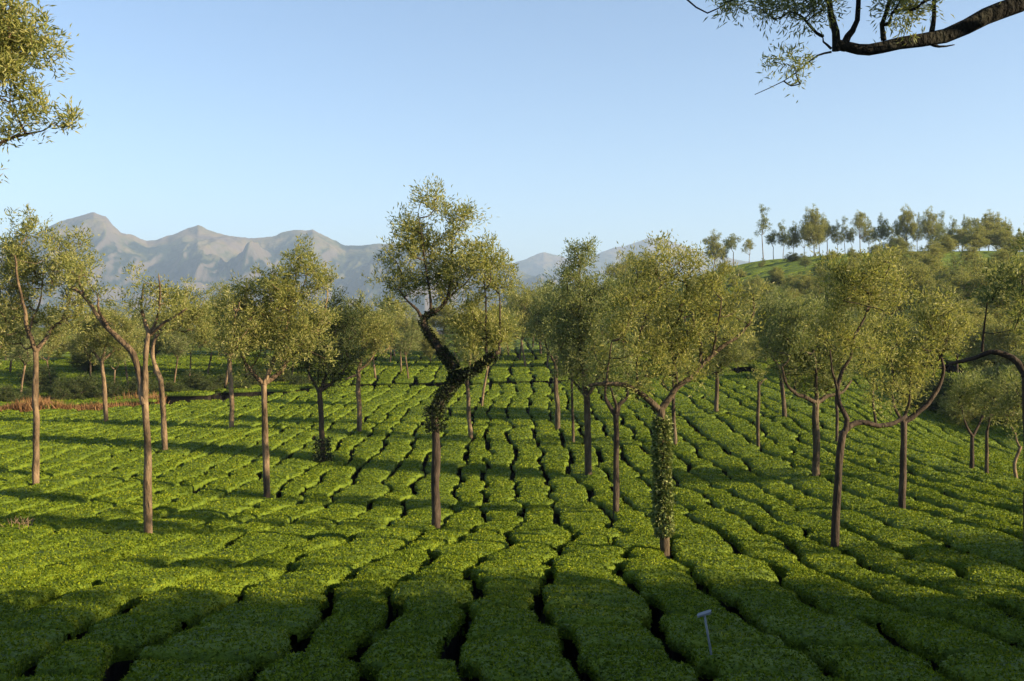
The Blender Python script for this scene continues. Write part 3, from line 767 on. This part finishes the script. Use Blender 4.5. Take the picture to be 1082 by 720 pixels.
# the two near trees whose crowns hang into the frame
T(40, 'golden leafy branches of a near tree hanging in at the top left corner', (-120, 700), 22, [(-120, 700), (-118, 500), (-110, 320), (-105, 240)],
  [([(-105, 242), (-70, 215), (-30, 185), (5, 152), (40, 140)], 12, 4, .1), ([(-105, 240), (-80, 160), (-50, 90), (-10, 40)], 14, 4, -.1), ([(-105, 242), (-120, 160), (-125, 80), (-120, 0)], 12, 4), ([(-50, 90), (-20, 100), (15, 105)], 6, 2)],
  [(0, 35, 46, 56, 1.9), (20, 85, 30, 34, 1.5), (10, 125, 34, 26, 1.4), (64, 128, 26, 16, 1.0), (38, 118, 26, 20, 1.0), (-2, 165, 13, 24, 1.6), (-60, 60, 60, 70, .8), (-60, -20, 70, 50, .8), (-150, 60, 60, 80, .6), (10, -30, 40, 30, .8)],
  leaf=M_OAK, d=13.0, spacing=0.27, clump=0.25, per=110, ll=0.10, lw=0.022, rmin=0.004, group='near trees framing the view')
T(41, 'dark bough with twigs and leaves across the top right corner', (1330, 760), 46, [(1330, 760), (1325, 500), (1310, 250), (1290, 60)],
  [([(1300, 130), (1220, 30), (1150, -22), (1075, 2), (1042, 20), (1000, 36), (950, 46), (916, 53), (897, 50), (884, 43)], 30, 15, .04),
   ([(890, 46), (889, 28), (886, 8), (878, -40)], 13, 8, .05), ([(899, 44), (905, 30), (912, 12), (915, -40)], 12, 7, .1), ([(939, 36), (942, 18), (946, -6), (950, -50)], 8, 5, -.1), ([(990, 32), (992, 10), (994, -30)], 8, 5, .1),
   ([(886, 50), (868, 54), (850, 66), (834, 80), (803, 95)], 3, 1.2, .05), ([(885, 44), (880, 37), (874, 34)], 4, 1.5), ([(990, 38), (1000, 46), (1012, 44)], 6, 2, -.1),
   ([(1290, 62), (1270, -60), (1240, -160)], 26, 8), ([(1290, 62), (1340, -40), (1380, -150)], 22, 8), ([(878, -38), (830, -60), (770, -40), (730, -8)], 7, 2, .1)],
  [(820, 68, 12, 11, 2.9), (838, 66, 8, 10, 1.9), (846, 84, 4, 8, 1.6), (735, -2, 26, 9, 3.8), (775, 2, 26, 12, 3.8), (815, 12, 28, 14, 4.2), (852, 24, 14, 20, 1.9), (862, 2, 26, 18, 3.8), (955, 12, 26, 16, 3.5), (1005, 2, 22, 12, 3.5), (925, 0, 30, 18, 3.8), (850, -40, 80, 30, 2.2),
   (1000, -70, 100, 50, .5), (1250, -190, 170, 90, .35), (1150, -130, 100, 60, .4), (1400, -160, 120, 80, .35), (1330, -300, 160, 80, .35)],
  leaf=M_OAKGREEN, bark=M_BARKBOUGH, d=7.5, spacing=0.14, clump=0.15, per=110, ll=0.055, lw=0.0105, droop=0.35, rmin=0.0022, depth_k=0.9, group='near trees framing the view')

# ------------------------------------------------------------------ trees farther off: a few grown once, then copied
def proto(seed, H, trunk_h, crown, leaf, bark, r0=0.095, ll=0.20, lw=0.058, spacing=0.48, clump=0.38, per=60, airy=0.50):
    rng = np.random.default_rng(seed)
    tb = Tubes()
    lean = rng.normal(0, 0.05, 2)
    pts = [np.array([lean[0] * z + 0.08 * math.sin(z * 1.3 + seed), lean[1] * z, z]) for z in np.linspace(-0.3, trunk_h, 5)]
    P, R = catmull(pts, np.linspace(r0 * 1.15, r0 * 0.75, 5), 0.4)
    tb.add(P, R, 8, 0.12, seed)
    top = P[-1]
    skel = [P[-2:]]; B = []
    for (dx, dz, rx, rz, dens) in crown:
        a = rng.uniform(0, 6.28)
        c = np.array([dx * math.cos(a) if seed % 2 else dx, dx * math.sin(a) if seed % 2 else rng.normal(0, 0.4), dz])
        m = (top + c) / 2 + np.array([c[0] * 0.2, c[1] * 0.2, -0.15 * (dz - trunk_h)])
        LP, LR = catmull([top, m, c], [r0 * 0.6, r0 * 0.4, r0 * 0.15], 0.25)
        tb.add(LP, LR, 6, 0.1, seed)
        skel.append(LP)
        B.append((c, np.array([rx, rx, rz]) * 1.12, dens * airy))
    v, f = grow_crown(rng, np.vstack(skel), B, spacing, clump, per, ll, lw, tb, 0.0, 0.009)
    cm = mesh_np('crown', v, f, [leaf], None, False)
    return tb.mesh('trunk', bark), cm, H

PR = [
    proto(101, 9, 3.6, [(0, 6.6, 1.5, 2.2, 1), (1.4, 5.4, 1.2, 1.3, 1), (-1.3, 5.2, 1.2, 1.2, 1), (0.3, 4.6, 1.3, 0.9, .7)], M_OAK, M_BARK),
    proto(102, 9, 4.0, [(0.2, 7.2, 1.1, 1.9, .9), (0.9, 5.8, 1.3, 1.2, 1), (-1.0, 5.6, 1.1, 1.3, .9)], M_OAKGREEN, M_BARK),
    proto(103, 8, 3.0, [(0, 5.2, 1.9, 1.9, 1), (1.7, 4.6, 1.3, 1.2, 1), (-1.6, 4.6, 1.4, 1.2, 1), (0.5, 6.6, 1.2, 1.1, .8)], M_OAK, M_BARKDARK),
    proto(104, 8, 2.6, [(0, 4.6, 2.0, 2.0, 1.1), (1.5, 4.2, 1.5, 1.3, 1), (-1.5, 4.4, 1.4, 1.4, 1), (0.2, 6.2, 1.3, 1.4, 1)], M_OAK, M_BARKDARK),
    proto(105, 10, 5.0, [(0, 8.2, 0.9, 1.4, .7), (0.5, 6.8, 1.1, 1.0, .6), (-0.8, 6.3, 0.9, 0.8, .55), (0.8, 5.4, 0.8, 0.6, .5)], M_OAKGREEN, M_BARK, 0.085),
    proto(106, 6, 3.2, [(0, 4.8, 1.2, 1.1, 1), (0.6, 4.4, 1.0, 0.8, .8)], M_OAKGREEN, M_BARK, 0.075),
    proto(107, 5, 1.4, [(0, 2.9, 1.7, 1.4, 1.2), (1.0, 2.5, 1.2, 1.0, 1), (-1.1, 2.4, 1.2, 1.0, 1)], M_OAKDARK, M_BARKDARK, 0.10),
    proto(108, 8, 3.6, [(-1.2, 6.0, 1.0, 1.3, .8), (1.3, 6.3, 1.1, 1.2, .8), (0.1, 7.0, 1.0, 1.0, .7), (0.0, 5.2, 1.1, 0.8, .5)], M_OAK, M_BARK, 0.09),
]
HT = [9.0, 9.1, 7.8, 7.7, 9.7, 5.9, 4.4, 8.0]      # real heights of those
used = [False] * 8
def far_tree(kind, x, y, height, label, group, rot=None, wide=1.0, sink=0.0, name=None, cat='tree'):
    tm, cm, _ = PR[kind]
    k = height / HT[kind]
    r = bpy.data.objects.new(name or ('silver_oak' if kind != 6 else 'shade_tree'), None); COL.objects.link(r)
    r.location = (x, y, float(soil_z(x, y)) - sink); r.scale = (k * wide, k * wide, k)
    r.rotation_euler = (0, 0, rot if rot is not None else (x * 12.9898 + y * 78.233) % 6.28)
    tag(r, label, cat, group)
    link('trunk', tm, r); link('crown', cm, r)
    return r

def far_px(kind, px, d, top_px, label, group, wide=1.0, rot=None):
    x = (px - CX) / F * d
    zt = (HY - top_px) / F * d
    h = zt - float(soil_z(x, d))
    return far_tree(kind, x, d, max(h, 2.5), label, group, rot, wide)

# hilltop skyline, left to right
SKY = [(0, 753, 190, 245, 0.9, 'rounded tree, first on the hilltop skyline from the left'),
    (5, 776, 196, 249, 1.0, 'lollipop-shaped tree, second from the left on the hilltop skyline'),
    (7, 791, 196, 252, .9, 'low bushy tree beside the tallest airy tree on the skyline'),
    (4, 807, 196, 217, .9, 'tallest airy thin-crowned tree at the left of the hilltop skyline'),
    (5, 818, 200, 245, .9, 'small thin tree just right of the tallest skyline tree'),
    (1, 827, 198, 235, .75, 'narrow leafy tree, left of a close pair on the skyline'),
    (0, 839, 200, 236, .75, 'yellow-green tree, right of a close pair on the skyline'),
    (3, 860, 198, 219, .72, 'dense dark tall tree at the centre-left of the hilltop'),
    (5, 873, 201, 234, .9, 'small dark tree touching the dense dark hilltop tree'),
    (1, 885, 200, 235, .7, 'slim straight tree in the middle of the hilltop row'),
    (4, 893, 203, 229, .8, 'sparse tall tree beside the slim straight hilltop tree'),
    (5, 901, 204, 243, .8, 'short thin tree filling the gap in the hilltop row'),
    (7, 909, 199, 223, .85, 'spreading pale tree with a clear trunk on the hilltop'),
    (1, 930, 200, 228, .8, 'tall leafy tree right of the spreading pale hilltop tree'),
    (5, 942, 202, 236, .8, 'short narrow tree left of the dark oval hilltop tree'),
    (2, 957, 198, 218, .6, 'dark oval-crowned tree standing highest on the right hilltop'),
    (0, 983, 198, 221, .8, 'full-crowned tree right of the dark oval hilltop tree'),
    (1, 1005, 200, 231, .7, 'narrow upright tree, left of two alike on the right skyline'),
    (1, 1018, 202, 230, .75, 'narrow upright tree, right of two alike on the right skyline'),
    (3, 1045, 196, 224, .95, 'broad heavy-crowned tree at the right end of the skyline'),
    (0, 1064, 203, 232, .7, 'medium tree behind the broad heavy-crowned skyline tree'),
    (7, 1078, 205, 244, .7, 'last small tree on the skyline by the right edge')]
for (kd, px, d, tp, wd, lb) in SKY:
    far_px(kd, px, d, tp, lb, 'trees along the hilltop skyline', wd)

SKY2 = [(1, 765, 205, 256, .9, 'small blurred tree between the first two on the hilltop skyline'), (7, 850, 206, 240, .8, 'thin tree tucked left of the dense dark hilltop tree'), (1, 867, 207, 230, .8, 'thin tree tucked right of the dense dark hilltop tree'), (1, 918, 206, 232, .8, 'thin tree right beside the spreading pale hilltop tree'), (1, 970, 205, 228, .7, 'slim tree in the gap right of the dark oval hilltop tree'),
    (4, 994, 205, 224, .9, 'airy slim tree right of the full-crowned hilltop tree'), (7, 1030, 206, 229, .9, 'forked tree left of the broad heavy-crowned skyline tree'), (1, 1054, 208, 230, .8, 'slim tree right behind the broad heavy-crowned skyline tree'), (6, 1000, 192, 252, 1.2, 'low bush-like tree under the right skyline trees'), (6, 945, 194, 252, 1.2, 'low bush-like tree under the dark oval hilltop tree'), (6, 1066, 190, 250, 1.3, 'low bush-like tree at the right end of the ridge')]
for (kd, px, d, tp, wd, lb) in SKY2:
    far_px(kd, px, d, tp, lb, 'trees along the hilltop skyline', wd)

G2 = 'trees crowding the right hillside'
HILL = [(0, 775, 150, 290), (2, 800, 120, 292), (3, 835, 105, 305), (1, 850, 150, 268), (3, 880, 165, 268), (2, 905, 110, 282), (3, 930, 150, 262), (0, 948, 125, 262), (2, 960, 95, 275), (3, 985, 140, 255),
    (1, 1005, 100, 270), (0, 1025, 130, 258), (2, 1040, 90, 285), (3, 1062, 120, 262), (0, 1078, 85, 275), (3, 1012, 75, 315), (2, 1045, 68, 335), (3, 1075, 66, 340), (1, 985, 70, 320), (6, 820, 135, 300), (6, 870, 140, 290), (3, 965, 78, 330), (2, 915, 85, 320), (0, 870, 80, 320), (1, 800, 88, 320), (3, 780, 75, 345), (6, 1000, 62, 400), (6, 1060, 60, 415)]
HILL += [(3, 768, 82, 335), (1, 790, 100, 300), (3, 815, 92, 318), (2, 840, 80, 330), (0, 862, 100, 300), (3, 895, 95, 292), (2, 920, 100, 290), (0, 940, 90, 300), (3, 975, 105, 282), (2, 995, 88, 300), (0, 1018, 92, 285), (3, 1035, 105, 272), (2, 1055, 80, 300), (3, 1090, 95, 268), (1, 760, 130, 300), (3, 790, 140, 297), (2, 905, 150, 270), (3, 1000, 160, 248), (2, 1030, 165, 245), (3, 1070, 160, 250), (0, 955, 170, 255), (3, 975, 62, 400), (3, 1020, 58, 405), (3, 1045, 62, 385), (2, 1085, 60, 370)]
HILL += [(0, 772, 105, 312), (2, 785, 125, 302), (3, 798, 92, 322), (1, 812, 110, 300), (0, 822, 135, 285), (3, 838, 120, 290), (2, 852, 112, 288), (1, 868, 125, 278), (0, 885, 115, 282), (3, 900, 135, 272), (2, 925, 130, 268), (1, 945, 145, 258), (0, 965, 120, 262), (3, 980, 115, 268), (2, 808, 78, 345), (3, 850, 70, 360), (0, 900, 72, 345)]
HILL += [(1, 740, 130, 292), (2, 752, 150, 285), (0, 765, 165, 275), (3, 782, 160, 284), (1, 805, 170, 276), (2, 820, 150, 284), (6, 838, 170, 275), (0, 900, 160, 262), (2, 925, 165, 258), (3, 950, 175, 250), (1, 990, 172, 240), (0, 1015, 178, 240), (3, 1035, 175, 238), (2, 1058, 172, 242), (1, 1078, 165, 248), (3, 1092, 150, 255)]
for i, (kd, px, d, tp) in enumerate(HILL):
    far_px(kd, px, d, tp, 'olive-green tree in the crowded wood covering the right hillside', G2, 1.35)

G3 = 'trees behind the centre of the field'
MID = [(1, 548, 95, 300, 'grey-green tree behind the middle rows, left of the pair under the far ridge'), (2, 563, 110, 302, 'grey-green tree behind the middle rows, under the far rounded hill'), (1, 578, 88, 305, 'thin-trunked tree beyond the cross path in the middle'),
    (0, 655, 120, 270, 'tree with a bare fork showing over the crowns, right of the spire-topped tree'), (1, 668, 130, 272, 'tree rising behind the left shoulder of the broad ivy-clad tree'), (3, 682, 140, 265, 'dark tree top peering over the broad ivy-clad tree'), (3, 700, 100, 300, 'dark tree hidden behind the broad ivy-clad tree'),
    (2, 640, 95, 310, 'olive tree between the spire-topped tree and the broad ivy-clad tree'), (0, 735, 110, 290, 'olive tree behind the right half of the broad ivy-clad crown'), (3, 560, 140, 315, 'small far tree at the head of the middle rows'), (0, 530, 130, 320, 'pale far tree seen right of the crooked tree'),
    (2, 520, 105, 325, 'low tree behind the crooked limb end'), (1, 600, 150, 310, 'far tree in the gap left of the spire-topped tree'), (3, 625, 150, 300, 'far dark tree directly behind the spire-topped tree')]
for (kd, px, d, tp, lb) in MID:
    far_px(kd, px, d, tp, lb, G3, 1.0)
G4 = 'trees beyond the earth track on the left'
LEFT = [(0, 425, 85, 325, 'bushy tree behind the left of the crooked central tree'), (1, 412, 95, 322, 'tree with thin twin trunks left of the crooked central tree'), (3, 440, 110, 340, 'dark tree half hidden by the crooked central tree'), (2, 395, 110, 335, 'olive tree behind the small pale-trunked tree'),
    (5, 295, 82, 385, 'dark-trunked tree under the right limbs of the broad vase-shaped tree'), (1, 183, 80, 335, 'slim tree beyond the track, first right of the twin stems'), (1, 200, 84, 325, 'slim tree beyond the track, second right of the twin stems'), (0, 219, 86, 318, 'slim tree beyond the track, third right of the twin stems'),
    (6, 40, 75, 388, 'small pale round tree at the track by the left edge'), (3, 62, 110, 345, 'dark bushy tree on the left slope beyond the track'), (2, 80, 95, 352, 'crooked dark tree on the left slope'), (2, 5, 95, 318, 'yellowish tree cut by the left edge beyond the track'), (5, 123, 74, 360, 'dark slim tree right of the orange-lit slim trunk'),
    (6, 90, 88, 395, 'low dark shrubby tree above the dry grass'), (3, 145, 115, 330, 'leafy tree seen under the long bare arching limb'), (0, 265, 110, 330, 'far tree behind the broad vase-shaped tree'), (2, 330, 115, 330, 'far tree behind the dark ivy-footed tree'), (3, 365, 130, 328, 'far tree right of the leafy spire'), (1, 105, 120, 322, 'far tree below the pointed mountain'), (0, 25, 125, 330, 'far tree at left on top of the green slope')]
LEFT += [(3, 140, 100, 352, 'dark tree behind the twin-stemmed trunk on the far slope'), (2, 175, 105, 335, 'far olive tree between the twin stems and the curved trunk'), (3, 232, 100, 335, 'far tree behind the kinked limb'), (1, 250, 125, 322, 'far tree left of the broad vase-shaped tree'), (3, 310, 100, 345, 'far tree seen under the leafy spire'),
    (2, 350, 105, 335, 'far tree above the dark ivy-footed tree'), (0, 385, 135, 322, 'distant tree between the small pale-trunked tree and the mountains'), (1, 405, 125, 318, 'distant tree touching the left side of the crooked tree crown'), (3, 455, 95, 345, 'bushy tree seen through the fork of the crooked tree'), (2, 60, 130, 326, 'distant tree on the slope under the pointed mountain')]
LEFT += [(1, 20, 72, 330, 'slender tree beyond the track at the far left, behind the straight forked tree'), (0, 55, 80, 328, 'slender tree beyond the track between the forked tree and the orange-lit trunk'), (2, 95, 84, 335, 'spreading tree beyond the track behind the orange-lit trunk'), (1, 137, 78, 325, 'slender tree beyond the track behind the long bare limb'),
    (2, 163, 86, 325, 'spreading tree beyond the track framed by the twin stems'), (1, 237, 76, 322, 'slender tree just left of the kinked limb'), (0, 262, 82, 325, 'slender tree between the kinked limb and the vase-shaped tree'), (2, 308, 84, 330, 'spreading tree behind the right limb of the vase-shaped tree'), (1, 326, 78, 328, 'slender tree left of the dark ivy-footed trunk'),
    (2, 360, 88, 325, 'spreading tree right of the dark ivy-footed trunk'), (1, 398, 80, 318, 'slender tree right of the small pale trunk'), (0, 418, 100, 312, 'slender tree left of the crooked tree at mid height'), (1, 433, 78, 330, 'slender tree showing left of the ivy clump on the crooked tree'), (2, 10, 88, 325, 'spreading tree cut by the left edge beyond the track'), (3, 280, 100, 322, 'full tree behind the trunk of the vase-shaped tree')]
MID2 = [(1, 538, 100, 302, 'slender tree just right of the crooked tree crown'), (0, 556, 88, 305, 'slender tree left of the tall slender trunk, beyond the cross path'), (2, 572, 100, 298, 'spreading tree behind the tall slender trunk'), (1, 612, 92, 300, 'slender tree hidden behind the spire-topped tree'), (0, 500, 110, 312, 'tree behind the right side of the crooked tree crown'), (2, 470, 115, 318, 'tree far behind the crooked trunk'), (1, 660, 92, 300, 'slender tree behind the pollarded trunk'), (2, 690, 85, 315, 'spreading tree behind the trunk of the broad ivy-clad tree')]
for (kd, px, d, tp, lb) in MID2:
    far_px(kd, px, d, tp, lb, G3, 1.15)
for (kd, px, d, tp, lb) in LEFT:
    far_px(kd, px, d, tp, lb, G4, 1.15)

for px, dd, h in [(3, 69, 2.0), (30, 70, 1.7), (68, 71, 2.3), (92, 72, 2.5), (118, 72, 2.0), (150, 73, 2.2), (176, 74, 1.7), (206, 76, 2.1), (238, 77, 1.8), (272, 79, 2.2), (300, 80, 1.8), (188, 73.5, 1.5), (222, 74.5, 1.6), (255, 75.5, 1.5), (318, 77, 1.6)]:
    far_tree(6, (px - CX) / F * dd, dd, h, 'low dark shrub in the broken hedge behind the dry grass strip', 'hedge shrubs beyond the track', None, 1.3, 0.25, 'shrub', 'shrub')

# the wood beyond the right edge, which shades the foreground
rg = np.random.default_rng(8)
for i, (x, y) in enumerate([(15, 2), (17.5, 5.5), (21, 0), (22, 7.5), (27, 4), (27, -5), (32, 6), (34, 0), (19, -7), (40, 3), (46, 7), (13.5, -3), (11, 3), (10.5, -0.5), (12.5, 5.5), (27, 13), (40, 52), (37, 58), (47, 62), (55, 70), (55, 55)]):
    far_tree([2, 3, 0, 3][i % 4], x, y, 7.2 + rg.random() * 1.6, 'leafy tree of the wood beyond the right edge', 'wood beyond the right edge', wide=1.15)

# ------------------------------------------------------------------ small things
def metal(name, col, rough):
    m, n, p, out = new_mat(name)
    no = n.nodes.new('ShaderNodeTexNoise'); no.inputs['Scale'].default_value = 30
    r = ramp(n, [(0.35, tuple(c * 0.7 for c in col)), (0.65, col)])
    n.links.new(no.outputs['Fac'], r.inputs[0]); n.links.new(r.outputs[0], p.inputs['Base Color'])
    p.inputs['Roughness'].default_value = rough; p.inputs['Metallic'].default_value = 0.3
    return m
M_METAL = metal('galvanised', (0.20, 0.22, 0.25), 0.5)
def stake():
    d = depth_at(752, 694)
    s = d / F
    O = np.array([(753 - CX) * s, d, (HY - 700) * s])
    top = np.array([(745 - CX) * s, d + 0.05, (HY - 650) * s]) - O
    root = bpy.data.objects.new('metal_stake', None); COL.objects.link(root); root.location = O
    tag(root, 'thin leaning grey metal stake with a small flat head among the tea', 'stake')
    tb = Tubes(); tb.add([np.array([0.02, -0.01, -0.5]), np.zeros(3), top * 0.5, top], [0.012] * 4, 8)
    link('pole', tb.mesh('pole', M_METAL), root)
    w2, dp, th = 0.075, 0.045, 0.010
    V = []; 
    ring = []
    for zz in (-th, th):
        for k in range(12):
            a = k / 12 * 2 * math.pi
            cs, sn = math.cos(a), math.sin(a)
            V.append((math.copysign(abs(cs) ** 0.5, cs) * w2 + 0.0, math.copysign(abs(sn) ** 0.5, sn) * dp, zz + 0.03 * cs))
    V = np.array(V) + top
    q = np.array([[k, (k + 1) % 12, 12 + (k + 1) % 12, 12 + k] for k in range(12)])
    me = bpy.data.meshes.new('head')
    me.from_pydata([tuple(v) for v in V], [], [tuple(r) for r in q] + [tuple(range(12))[::-1], tuple(range(12, 24))])
    me.materials.append(M_METAL)
    link('head', me, root)
stake()
def brush():
    d = depth_at(20, 556); s = d / F
    c = np.array([(21 - CX) * s, d, (HY - 554) * s])
    rg = np.random.default_rng(4)
    tb = Tubes()
    for i in range(26):
        a = np.array([rg.normal(0, 0.12), rg.normal(0, 0.12), -0.15]); b = a + np.array([rg.normal(0, 0.22), rg.normal(0, 0.15), 0.22 + rg.random() * 0.1])
        tb.add([a, (a + b) / 2 + rg.normal(0, 0.03, 3), b], [0.012, 0.009, 0.004], 5)
    tag(link('dry_twigs', tb.mesh('dry_twigs', M_BARK), None, c), 'bare brown twigs of a dead bush in the tea at the left edge', 'dead bush')
brush()

# ------------------------------------------------------------------ haze
def haze():
    x0, x1, y0, y1, z0, z1 = -9000, 9000, -300, 11990, -84, 640
    v = [(x, y, z) for x in (x0, x1) for y in (y0, y1) for z in (z0, z1)]
    f = [(0, 1, 3, 2), (4, 6, 7, 5), (0, 4, 5, 1), (2, 3, 7, 6), (0, 2, 6, 4), (1, 5, 7, 3)]
    me = bpy.data.meshes.new('haze'); me.from_pydata(v, [], f)
    m = bpy.data.materials.new('haze'); m.use_nodes = True
    n = m.node_tree; n.nodes.remove(n.nodes['Principled BSDF'])
    p = n.nodes.new('ShaderNodeVolumePrincipled')
    p.inputs['Color'].default_value = (0.55, 0.73, 1.0, 1); p.inputs['Density'].default_value = 0.00017; p.inputs['Anisotropy'].default_value = 0.1
    n.links.new(p.outputs[0], n.nodes['Material Output'].inputs['Volume'])
    me.materials.append(m)
    tag(link('haze', me), 'pale blue morning haze over the valley', 'haze', kind='stuff')
haze()
